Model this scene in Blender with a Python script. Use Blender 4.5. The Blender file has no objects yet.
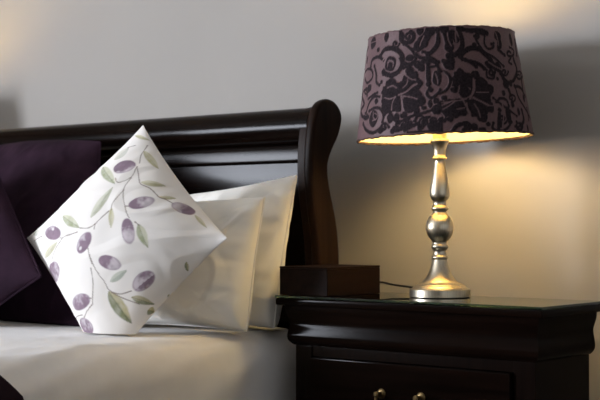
import bpy, bmesh, math
import numpy as np
from mathutils import Vector

C = bpy.context.scene.collection
ZC = 0.855                       # eye height above the floor: shapes below are given relative to it
ORI = {}
BULB = 80.0
DAY = 390.0
EXPO = 0.0
FARX = 0.07


# ---------------------------------------------------------------- object helpers
def tag(o, label=None, cat=None, group=None, kind=None):
    for k, v in (('label', label), ('category', cat), ('group', group), ('kind', kind)):
        if v:
            o[k] = v
    return o


def thing(name, loc, label, cat, group=None):
    o = bpy.data.objects.new(name, None)
    C.objects.link(o)
    o.empty_display_size = 0.05
    w = Vector((loc[0], loc[1], loc[2] + ZC))
    o.location = w
    ORI[o.name] = w
    return tag(o, label, cat, group)


def obj(name, verts, faces, mat, parent=None, smooth=True, at=None, attrs=None):
    """Link one mesh object; verts are room coordinates (z relative to eye height)."""
    v = np.asarray(verts, float).reshape(-1, 3) + np.array([0, 0, ZC])
    if parent is not None:
        o0 = ORI[parent.name]
    elif at is not None:
        o0 = Vector((at[0], at[1], at[2] + ZC))
    else:
        lo = v.min(0); hi = v.max(0)
        o0 = Vector(((lo[0] + hi[0]) / 2, (lo[1] + hi[1]) / 2, lo[2]))
    v = v - np.array(o0)
    me = bpy.data.meshes.new(name)
    me.from_pydata(v.tolist(), [], [list(map(int, f)) for f in faces])
    me.update()
    if smooth:
        me.polygons.foreach_set('use_smooth', np.ones(len(me.polygons), bool))
    me.materials.append(mat)
    for nm, arr in (attrs or {}).items():
        arr = np.asarray(arr, float)
        if arr.ndim == 1:
            a = me.attributes.new(nm, 'FLOAT', 'POINT')
            a.data.foreach_set('value', arr.astype(np.float32))
        else:
            a = me.attributes.new(nm, 'FLOAT_COLOR', 'POINT')
            a.data.foreach_set('color', np.c_[arr, np.ones(len(arr))].astype(np.float32).ravel())
    o = bpy.data.objects.new(name, me)
    C.objects.link(o)
    if parent is not None:
        o.parent = parent
    else:
        o.location = o0
    ORI[o.name] = o0
    return o


class MB:
    """Collects verts and faces of one mesh."""
    def __init__(s):
        s.v = []; s.f = []

    def add(s, v, f):
        n = len(s.v)
        s.v += [tuple(p) for p in v]
        s.f += [[i + n for i in q] for q in f]
        return s

    def box(s, a, b, bev=0.0, seg=2):
        bm = bmesh.new()
        bmesh.ops.create_cube(bm, size=1)
        for v in bm.verts:
            v.co = Vector([(a[i] + b[i]) / 2 + v.co[i] * (b[i] - a[i]) for i in range(3)])
        if bev:
            bmesh.ops.bevel(bm, geom=bm.edges[:], offset=bev, segments=seg, profile=0.5, affect='EDGES')
        return s.bm(bm)

    def bm(s, bm):
        bm.verts.index_update()
        s.add([v.co[:] for v in bm.verts], [[v.index for v in f.verts] for f in bm.faces])
        bm.free()
        return s

    def prism(s, prof, axis, a, b, bev=0.0, seg=2):
        """Closed profile of (p,q) extruded along axis x (p=y,q=z) or y (p=x,q=z) or z (p=x,q=y)."""
        def co(p, q, t):
            return {'x': (t, p, q), 'y': (p, t, q), 'z': (p, q, t)}[axis]
        bm = bmesh.new()
        A = [bm.verts.new(co(p, q, a)) for p, q in prof]
        B = [bm.verts.new(co(p, q, b)) for p, q in prof]
        n = len(prof)
        fa = bm.faces.new(A); fb = bm.faces.new(B[::-1])
        for i in range(n):
            j = (i + 1) % n
            bm.faces.new((A[i], B[i], B[j], A[j]))
        bmesh.ops.recalc_face_normals(bm, faces=bm.faces[:])
        if bev:
            ed = list(set(fa.edges[:]) | set(fb.edges[:]))
            bmesh.ops.bevel(bm, geom=ed, offset=bev, segments=seg, profile=0.5, affect='EDGES')
        return s.bm(bm)

    def tube(s, pts, r, n=10, smooth=6):
        P = spline(pts, smooth) if smooth else [Vector(p) for p in pts]
        R = r if callable(r) else (lambda t: r)
        rings = []
        up = Vector((0, 0, 1))
        for i, p in enumerate(P):
            t = (P[min(i + 1, len(P) - 1)] - P[max(i - 1, 0)]).normalized()
            x = t.cross(up)
            if x.length < 1e-3:
                x = t.cross(Vector((1, 0, 0)))
            x.normalize(); y = x.cross(t).normalized()
            rr = R(i / (len(P) - 1))
            rings.append([p + x * rr * math.cos(2 * math.pi * k / n) + y * rr * math.sin(2 * math.pi * k / n) for k in range(n)])
        v = [q for r_ in rings for q in r_]
        f = [[i * n + k, i * n + (k + 1) % n, (i + 1) * n + (k + 1) % n, (i + 1) * n + k] for i in range(len(P) - 1) for k in range(n)]
        f += [list(range(n))[::-1], [(len(P) - 1) * n + k for k in range(n)]]
        return s.add(v, f)

    def lathe(s, prof, c, n=64, axis=None, cap=True):
        """prof: (radius, height) list; c: base centre."""
        ax = Vector(axis or (0, 0, 1)).normalized()
        e1 = ax.cross(Vector((0, 1, 0)))
        if e1.length < 1e-3:
            e1 = ax.cross(Vector((1, 0, 0)))
        e1.normalize()
        e2 = ax.cross(e1)
        c = Vector(c)
        v = [c + ax * h + (e1 * math.cos(2 * math.pi * k / n) + e2 * math.sin(2 * math.pi * k / n)) * r for r, h in prof for k in range(n)]
        m = len(prof)
        f = [[i * n + k, i * n + (k + 1) % n, (i + 1) * n + (k + 1) % n, (i + 1) * n + k] for i in range(m - 1) for k in range(n)]
        if cap:
            f += [list(range(n))[::-1], [(m - 1) * n + k for k in range(n)]]
        return s.add(v, f)

    def build(s, name, mat, parent=None, smooth=True, at=None, angle=35, wn=False):
        o = obj(name, s.v, s.f, mat, parent, smooth, at)
        if smooth:
            m = o.modifiers.new('edges', 'EDGE_SPLIT')
            m.split_angle = math.radians(angle)
            if wn:
                o.modifiers.new('shading', 'WEIGHTED_NORMAL')
        bm = bmesh.new(); bm.from_mesh(o.data)
        bmesh.ops.recalc_face_normals(bm, faces=bm.faces[:])
        bm.to_mesh(o.data); bm.free()
        return o


def spline(pts, n=8, closed=False):
    P = [Vector(p) for p in pts]
    out = []
    m = len(P)
    for i in range(m if closed else m - 1):
        if closed:
            a, b, c, d = P[(i - 1) % m], P[i], P[(i + 1) % m], P[(i + 2) % m]
        else:
            a, b, c, d = P[max(i - 1, 0)], P[i], P[i + 1], P[min(i + 2, m - 1)]
        for k in range(n):
            t = k / n
            out.append(0.5 * (2 * b + (c - a) * t + (2 * a - 5 * b + 4 * c - d) * t * t + (3 * b - a - 3 * c + d) * t ** 3))
    if not closed:
        out.append(P[-1])
    return out


def spline2(pts, n=8, closed=False):
    return [(p.x, p.y) for p in spline([(a, b, 0) for a, b in pts], n, closed)]


# ---------------------------------------------------------------- materials
def mat(name, base=(0.5, 0.5, 0.5), rough=0.5, **kw):
    m = bpy.data.materials.new(name)
    m.use_nodes = True
    b = m.node_tree.nodes['Principled BSDF']
    b.inputs['Base Color'].default_value = (*base, 1)
    b.inputs['Roughness'].default_value = rough
    for k, v in kw.items():
        b.inputs[k.replace('_', ' ')].default_value = v
    return m


def nd(m, typ, **inp):
    n = m.node_tree.nodes.new(typ)
    for k, v in inp.items():
        n.inputs[k].default_value = v
    return n


def ln(m, a, ao, b, bi):
    m.node_tree.links.new(a.outputs[ao], b.inputs[bi])


def bsdf(m):
    return m.node_tree.nodes['Principled BSDF']


def ramp(m, stops):
    r = m.node_tree.nodes.new('ShaderNodeValToRGB')
    e = r.color_ramp.elements
    while len(e) < len(stops):
        e.new(0.5)
    for x, (p, c) in zip(e, stops):
        x.position = p
        x.color = (*c, 1)
    return r


def noise_color(m, c1, c2, scale=(1, 1, 1), nscale=5, detail=4, lo=0.35, hi=0.65, bump=0.0, bdist=0.002):
    tc = nd(m, 'ShaderNodeTexCoord')
    mp = nd(m, 'ShaderNodeMapping'); mp.inputs['Scale'].default_value = scale
    nz = nd(m, 'ShaderNodeTexNoise'); nz.inputs['Scale'].default_value = nscale; nz.inputs['Detail'].default_value = detail
    ln(m, tc, 'Object', mp, 'Vector'); ln(m, mp, 'Vector', nz, 'Vector')
    r = ramp(m, [(lo, c1), (hi, c2)])
    ln(m, nz, 'Fac', r, 'Fac'); ln(m, r, 'Color', bsdf(m), 'Base Color')
    if bump:
        bp = nd(m, 'ShaderNodeBump', Strength=bump, Distance=bdist)
        ln(m, nz, 'Fac', bp, 'Height'); ln(m, bp, 'Normal', bsdf(m), 'Normal')
    return m


def fabric(name, c1, c2, weave=900, rough=0.85, sheen=0.25, bump=0.25):
    m = mat(name, c1, rough, Sheen_Weight=sheen, Sheen_Roughness=0.5, Specular_IOR_Level=0.08)
    tc = nd(m, 'ShaderNodeTexCoord')
    nz = nd(m, 'ShaderNodeTexNoise', Scale=14.0, Detail=5.0)
    ln(m, tc, 'Object', nz, 'Vector')
    r = ramp(m, [(0.3, c1), (0.7, c2)])
    ln(m, nz, 'Fac', r, 'Fac'); ln(m, r, 'Color', bsdf(m), 'Base Color')
    n2 = nd(m, 'ShaderNodeTexNoise', Scale=weave / 3, Detail=2.0)
    ln(m, tc, 'Object', n2, 'Vector')
    bp = nd(m, 'ShaderNodeBump', Strength=bump, Distance=0.001)
    ln(m, n2, 'Fac', bp, 'Height'); ln(m, bp, 'Normal', bsdf(m), 'Normal')
    return m


M_WALL = noise_color(mat('wall_paint', rough=0.9), (0.375, 0.353, 0.325), (0.395, 0.371, 0.342), nscale=2.0, bump=0.0)
_b = nd(M_WALL, 'ShaderNodeTexNoise', Scale=160.0, Detail=3.0)
_bp = nd(M_WALL, 'ShaderNodeBump', Strength=0.08, Distance=0.002)
ln(M_WALL, _b, 'Fac', _bp, 'Height'); ln(M_WALL, _bp, 'Normal', bsdf(M_WALL), 'Normal')
M_FAR = mat('dark_taupe_paint', (0.17, 0.155, 0.14), 0.9)
M_CEIL = mat('ceiling_paint', (0.78, 0.76, 0.71), 0.9)
M_TRIM = mat('white_trim_paint', (0.68, 0.66, 0.62), 0.45)
M_FLOOR = noise_color(mat('carpet', rough=1.0), (0.05, 0.038, 0.028), (0.075, 0.058, 0.043), nscale=120, bump=0.6, bdist=0.004)


def wood(name, axis, c1=(0.0032, 0.0017, 0.0012), c2=(0.0065, 0.0032, 0.0022), rough=0.19, coat=0.0):
    sc = {'x': (1.2, 22, 22), 'y': (22, 1.2, 22), 'z': (22, 22, 1.2)}[axis]
    m = mat(name, rough=rough, Coat_Weight=coat, Coat_Roughness=0.22, Specular_IOR_Level=0.06)
    noise_color(m, c1, c2, scale=sc, nscale=3.0, detail=6)
    return m


W_X = wood('espresso_wood_long', 'x')
W_CAB = wood('espresso_wood_cabinet', 'x', rough=0.12)
bsdf(W_CAB).inputs['Specular IOR Level'].default_value = 0.03
W_Z = wood('espresso_wood_upright', 'z')
W_Y = wood('espresso_wood_side', 'y')
W_POST = wood('espresso_wood_post', 'z', (0.009, 0.0046, 0.003), (0.02, 0.0098, 0.0062), rough=0.38)
W_BOX = wood('brown_wood_box', 'y', (0.007, 0.0034, 0.0025), (0.014, 0.0064, 0.0044), rough=0.5)
M_METAL = mat('brushed_nickel', (0.66, 0.59, 0.46), 0.31, Metallic=1.0, Anisotropic=0.4)
noise_color(M_METAL, (0.46, 0.41, 0.315), (0.58, 0.515, 0.395), scale=(60, 60, 2), nscale=6, detail=3)
M_BRASS = mat('aged_brass', (0.2, 0.14, 0.065), 0.35, Metallic=1.0)
M_DARKMETAL = mat('dark_steel', (0.03, 0.03, 0.032), 0.35, Metallic=1.0)
M_CORD = mat('black_plastic', (0.01, 0.01, 0.01), 0.45)
M_GLASS = mat('clear_glass', (0.12, 0.24, 0.185), 0.01, Transmission_Weight=1.0, IOR=1.5)
M_LINING = mat('cream_lining', (0.80, 0.68, 0.42), 0.8)
M_PIPING = noise_color(mat('brown_piping', rough=0.8), (0.02, 0.010, 0.007), (0.09, 0.04, 0.02), nscale=70)
M_SHEET = fabric('white_cotton_sheet', (0.68, 0.665, 0.655), (0.73, 0.715, 0.705), rough=0.9, sheen=0.1, bump=0.08)
M_PILLOW = fabric('ivory_cotton', (0.79, 0.77, 0.72), (0.83, 0.81, 0.76), rough=0.9, sheen=0.1, bump=0.08)
M_PURPLE = fabric('aubergine_linen', (0.015, 0.0068, 0.0135), (0.032, 0.0148, 0.027), weave=700, rough=0.9, sheen=0.0, bump=0.5)
M_THROW = fabric('plum_throw_fabric', (0.013, 0.0075, 0.01), (0.02, 0.011, 0.015), weave=500, rough=0.9, sheen=0.0, bump=0.5)

# printed linen: the print is a vertex attribute, the weave is procedural
M_PRINT = mat('olive_print_linen', (0.7, 0.66, 0.6), 0.9, Sheen_Weight=0.1)
_a = nd(M_PRINT, 'ShaderNodeAttribute'); _a.attribute_name = 'print'
ln(M_PRINT, _a, 'Color', bsdf(M_PRINT), 'Base Color')
_n = nd(M_PRINT, 'ShaderNodeTexNoise', Scale=350.0, Detail=2.0)
_bp = nd(M_PRINT, 'ShaderNodeBump', Strength=0.15, Distance=0.001)
ln(M_PRINT, _n, 'Fac', _bp, 'Height'); ln(M_PRINT, _bp, 'Normal', bsdf(M_PRINT), 'Normal')

# satin lampshade with raised velvet damask
M_SHADE = mat('damask_fabric', (0.2, 0.12, 0.13), 0.6, Specular_IOR_Level=0.25)
_a = nd(M_SHADE, 'ShaderNodeAttribute'); _a.attribute_name = 'flock'
_n = nd(M_SHADE, 'ShaderNodeTexNoise', Scale=260.0, Detail=3.0)
_tc = nd(M_SHADE, 'ShaderNodeTexCoord'); ln(M_SHADE, _tc, 'Object', _n, 'Vector')
_rb = ramp(M_SHADE, [(0.3, (0.10, 0.056, 0.060)), (0.7, (0.132, 0.075, 0.080))])
_rv = ramp(M_SHADE, [(0.3, (0.006, 0.0036, 0.0048)), (0.75, (0.027, 0.017, 0.021))])
ln(M_SHADE, _n, 'Fac', _rb, 'Fac'); ln(M_SHADE, _n, 'Fac', _rv, 'Fac')
_mx = nd(M_SHADE, 'ShaderNodeMix'); _mx.data_type = 'RGBA'
ln(M_SHADE, _a, 'Fac', _mx, 0)
M_SHADE.node_tree.links.new(_rb.outputs['Color'], _mx.inputs[6])
M_SHADE.node_tree.links.new(_rv.outputs['Color'], _mx.inputs[7])
M_SHADE.node_tree.links.new(_mx.outputs[2], bsdf(M_SHADE).inputs['Base Color'])
_rr = nd(M_SHADE, 'ShaderNodeMapRange'); _rr.inputs[3].default_value = 0.5; _rr.inputs[4].default_value = 0.95
ln(M_SHADE, _a, 'Fac', _rr, 0); M_SHADE.node_tree.links.new(_rr.outputs[0], bsdf(M_SHADE).inputs['Roughness'])
_ad = nd(M_SHADE, 'ShaderNodeMath'); _ad.operation = 'MULTIPLY_ADD'; _ad.inputs[1].default_value = 0.35
ln(M_SHADE, _n, 'Fac', _ad, 0); ln(M_SHADE, _a, 'Fac', _ad, 2)
_bp = nd(M_SHADE, 'ShaderNodeBump', Strength=0.6, Distance=0.0015)
M_SHADE.node_tree.links.new(_ad.outputs[0], _bp.inputs['Height']); ln(M_SHADE, _bp, 'Normal', bsdf(M_SHADE), 'Normal')


def emit(name, color, strength):
    m = mat(name, color, 0.5)
    bsdf(m).inputs['Emission Color'].default_value = (*color, 1)
    bsdf(m).inputs['Emission Strength'].default_value = strength
    return m


M_BULB = emit("lit_bulb", (1.0, 0.745, 0.335), BULB)

# ---------------------------------------------------------------- soft shapes (numpy)
def _hash(ix, iy, seed):
    h = np.sin(ix * 127.1 + iy * 311.7 + seed * 74.7) * 43758.5453
    return h - np.floor(h)


def vnoise(x, y, seed=0.0):
    x0 = np.floor(x); y0 = np.floor(y); fx = x - x0; fy = y - y0
    fx = fx * fx * (3 - 2 * fx); fy = fy * fy * (3 - 2 * fy)
    a = _hash(x0, y0, seed); b = _hash(x0 + 1, y0, seed); c = _hash(x0, y0 + 1, seed); d = _hash(x0 + 1, y0 + 1, seed)
    return (a * (1 - fx) + b * fx) * (1 - fy) + (c * (1 - fx) + d * fx) * fy - 0.5


def pillow_sheet(P, T, U, V, pinch=(0.05, 0.05), expo=0.5, side=1.0, wr=0.0, seed=1.0, floor=None, rnd=0.0, ebot=None):
    """One face of a pillow. P: corners 00,10,11,01; U,V in 0..1 arrays; side +1 front / -1 back."""
    P00, P10, P11, P01 = [np.asarray(p, float) for p in P]
    a = 2 * U - 1; b = 2 * V - 1
    a2 = a * (1 - pinch[0] * (1 - b * b) * a * a); b2 = b * (1 - pinch[1] * (1 - a * a) * b * b)
    k = 1 - rnd * np.abs(a * b) ** 5
    a2 = a2 * k; b2 = b2 * k
    u = ((a2 + 1) / 2)[..., None]; v = ((b2 + 1) / 2)[..., None]
    base = P00 * (1 - u) * (1 - v) + P10 * u * (1 - v) + P11 * u * v + P01 * (1 - u) * v
    n = np.cross(P10 - P00, P01 - P00); n = n / np.linalg.norm(n)
    w = np.clip((1 - a * a) * (1 - b * b), 0, 1)
    ex = expo if ebot is None else expo + (ebot - expo) * np.clip(-b * 1.6, 0, 1)
    h = T * w ** ex
    L = np.linalg.norm(P10 - P00); M = np.linalg.norm(P01 - P00)
    if wr:
        x = U * L; y = V * M
        f = vnoise(x * 9, y * 9, seed) * 1.2 + vnoise(x * 22 + y * 8, y * 10 - x * 5, seed + 3) * 0.6
        r = 1 - np.abs(vnoise(x * 13 - y * 9, x * 5 + y * 6, seed + 7)) * 2
        f = f + 0.9 * np.clip(r - 0.72, 0, 1) * 2.5
        # gathers radiating from the seam
        e = np.exp(-np.minimum(np.minimum(U, 1 - U) * L, np.minimum(V, 1 - V) * M) / 0.035)
        t = np.where(np.abs(a) > np.abs(b), y, x)
        f = f + e * vnoise(t * 55, a * 1.5 + b, seed + 11) * 1.6
        h = h + wr * f * np.clip(w * 3, 0, 1) ** 0.7
    out = base + n * (side * h)[..., None]
    if floor is not None:
        z = out[..., 2]; d = floor - z
        out[..., 2] = np.where(d > 0, floor + 0.004 * w, z)
        out[..., 1] = np.where(d > 0, out[..., 1] - 0.0 * d, out[..., 1])
    return out


CUSHION = ((-2.4267, 1.9672, -0.0341), (-2.1276, 1.931, -0.3185), (-1.8769, 2.0407, -0.0309), (-2.1556, 2.0697, 0.2165))
CUSHION_ARGS = dict(pinch=(0.05, 0.05), expo=0.72, wr=0.005, seed=4.0)
CUSHION_T = 0.10

# print and velvet pattern: surface coordinates
OLIVES = [((0.2404,0.8147),(0.0234,0.0618),(0.0559,-0.0034)),((0.5492,0.7963),(0.0259,0.0643),(0.0375,-0.0117)),((0.6477,0.6528),(0.0709,-0.0342),(-0.0217,-0.0309)),((0.7028,0.4658),(0.061,0.0343),(0.0125,-0.0359)),((0.5042,0.4124),(-0.0176,0.0643),(0.0401,0.0192)),((0.222,0.2337),(0.0869,0.071),(0.0468,-0.0183)),((0.384,0.0868),(0.02,-0.0559),(-0.0709,-0.0667)),((0.6845,0.1603),(0.0176,0.0751),(0.0543,0.0276)),((0.773,0.0801),(0.0475,-0.0117),(-0.0342,-0.0509)),((0.8898,0.5326),(0.0084,0.0734),(0.0392,-0.005)),((0.7045,0.9416),(0.0551,0.03),(0.0267,-0.0208))]
LEAVES = [((0.0902,0.6912),(0.3356,0.7346),(0.0,-0.0301),0),((0.419,0.5242),(0.3472,0.7179),(0.0283,0.0083),1),((0.4624,0.6561),(0.5609,0.5876),(-0.0134,-0.0126),2),((0.2137,0.3589),(0.4157,0.4391),(0.0083,-0.0267),0),((0.2504,0.0668),(0.3239,0.2521),(0.0334,0.0159),2),((0.6528,0.7179),(0.7913,0.6778),(-0.0066,-0.025),0),((0.025,0.9299),(0.1319,0.9933),(0.0125,-0.0067),2),((0.1937,0.9416),(0.3706,0.9599),(0.0108,-0.0176),2),((0.1152,0.7713),(0.1002,0.8781),(0.0434,0.0101),3),((0.4224,0.8548),(0.5142,0.9432),(0.0192,-0.01),2),((0.5743,0.8881),(0.621,0.9466),(0.0116,-0.0067),2),((0.7713,0.9633),(0.8798,0.9633),(0.005,-0.01),2),((0.7679,0.394),(0.7963,0.5109),(0.0192,-0.0033),4),((0.7896,0.3489),(0.9683,0.3122),(-0.0108,-0.0409),5),((0.8965,0.4224),(0.9866,0.4725),(0.0059,-0.0209),5),((0.9816,0.4274),(1.0,0.4357),(0.0025,-0.0275),5),((0.9967,0.5626),(1.0,0.5459),(0.0,-0.01),5),((0.0033,0.0835),(0.0718,0.0835),(-0.0167,-0.0326),3),((0.9583,0.7596),(0.9917,0.7245),(-0.0042,-0.0092),5)]
STEMS = [[(0.2938,0.8748),(0.3472,0.8214),(0.3406,0.7546),(0.2922,0.7496)],[(0.2972,0.8748),(0.4207,0.8481),(0.4925,0.8748),(0.571,0.8848),(0.5977,0.9015)],[(0.3539,0.8197),(0.3957,0.7696),(0.4441,0.7379),(0.5125,0.7162),(0.5893,0.6995)],[(0.5142,0.7212),(0.5259,0.7346)],[(0.4107,0.7579),(0.4457,0.6728),(0.4775,0.6461)],[(0.4691,0.6294),(0.4708,0.5643),(0.4741,0.5275),(0.4591,0.4808),(0.4157,0.4391)],[(0.4741,0.5275),(0.4942,0.5075)],[(0.419,0.4107),(0.3439,0.2972),(0.3222,0.2855)],[(0.3489,0.2938),(0.3372,0.202),(0.3372,0.1285)],[(0.1219,0.1269),(0.0701,0.0401)],[(0.5509,0.414),(0.6311,0.3823)],[(0.5876,0.4023),(0.6611,0.379),(0.7446,0.3689),(0.788,0.3573),(0.8414,0.3856),(0.8781,0.4474)],[(0.8063,0.3589),(0.8715,0.3856),(0.9416,0.4224)],[(0.6427,0.3589),(0.7012,0.3105),(0.7596,0.222)],[(0.7179,0.2187),(0.7362,0.2421)],[(0.7563,0.2137),(0.7479,0.1619),(0.7446,0.1102)],[(0.6444,0.0083),(0.7295,0.1152)],[(0.6311,0.7112),(0.6611,0.7179)],[(0.1636,0.9699),(0.2187,0.9215),(0.2705,0.8932)],[(0.0918,0.8715),(0.1202,0.9165)],[(0.5977,0.9015),(0.6678,0.9265)]]
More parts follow.
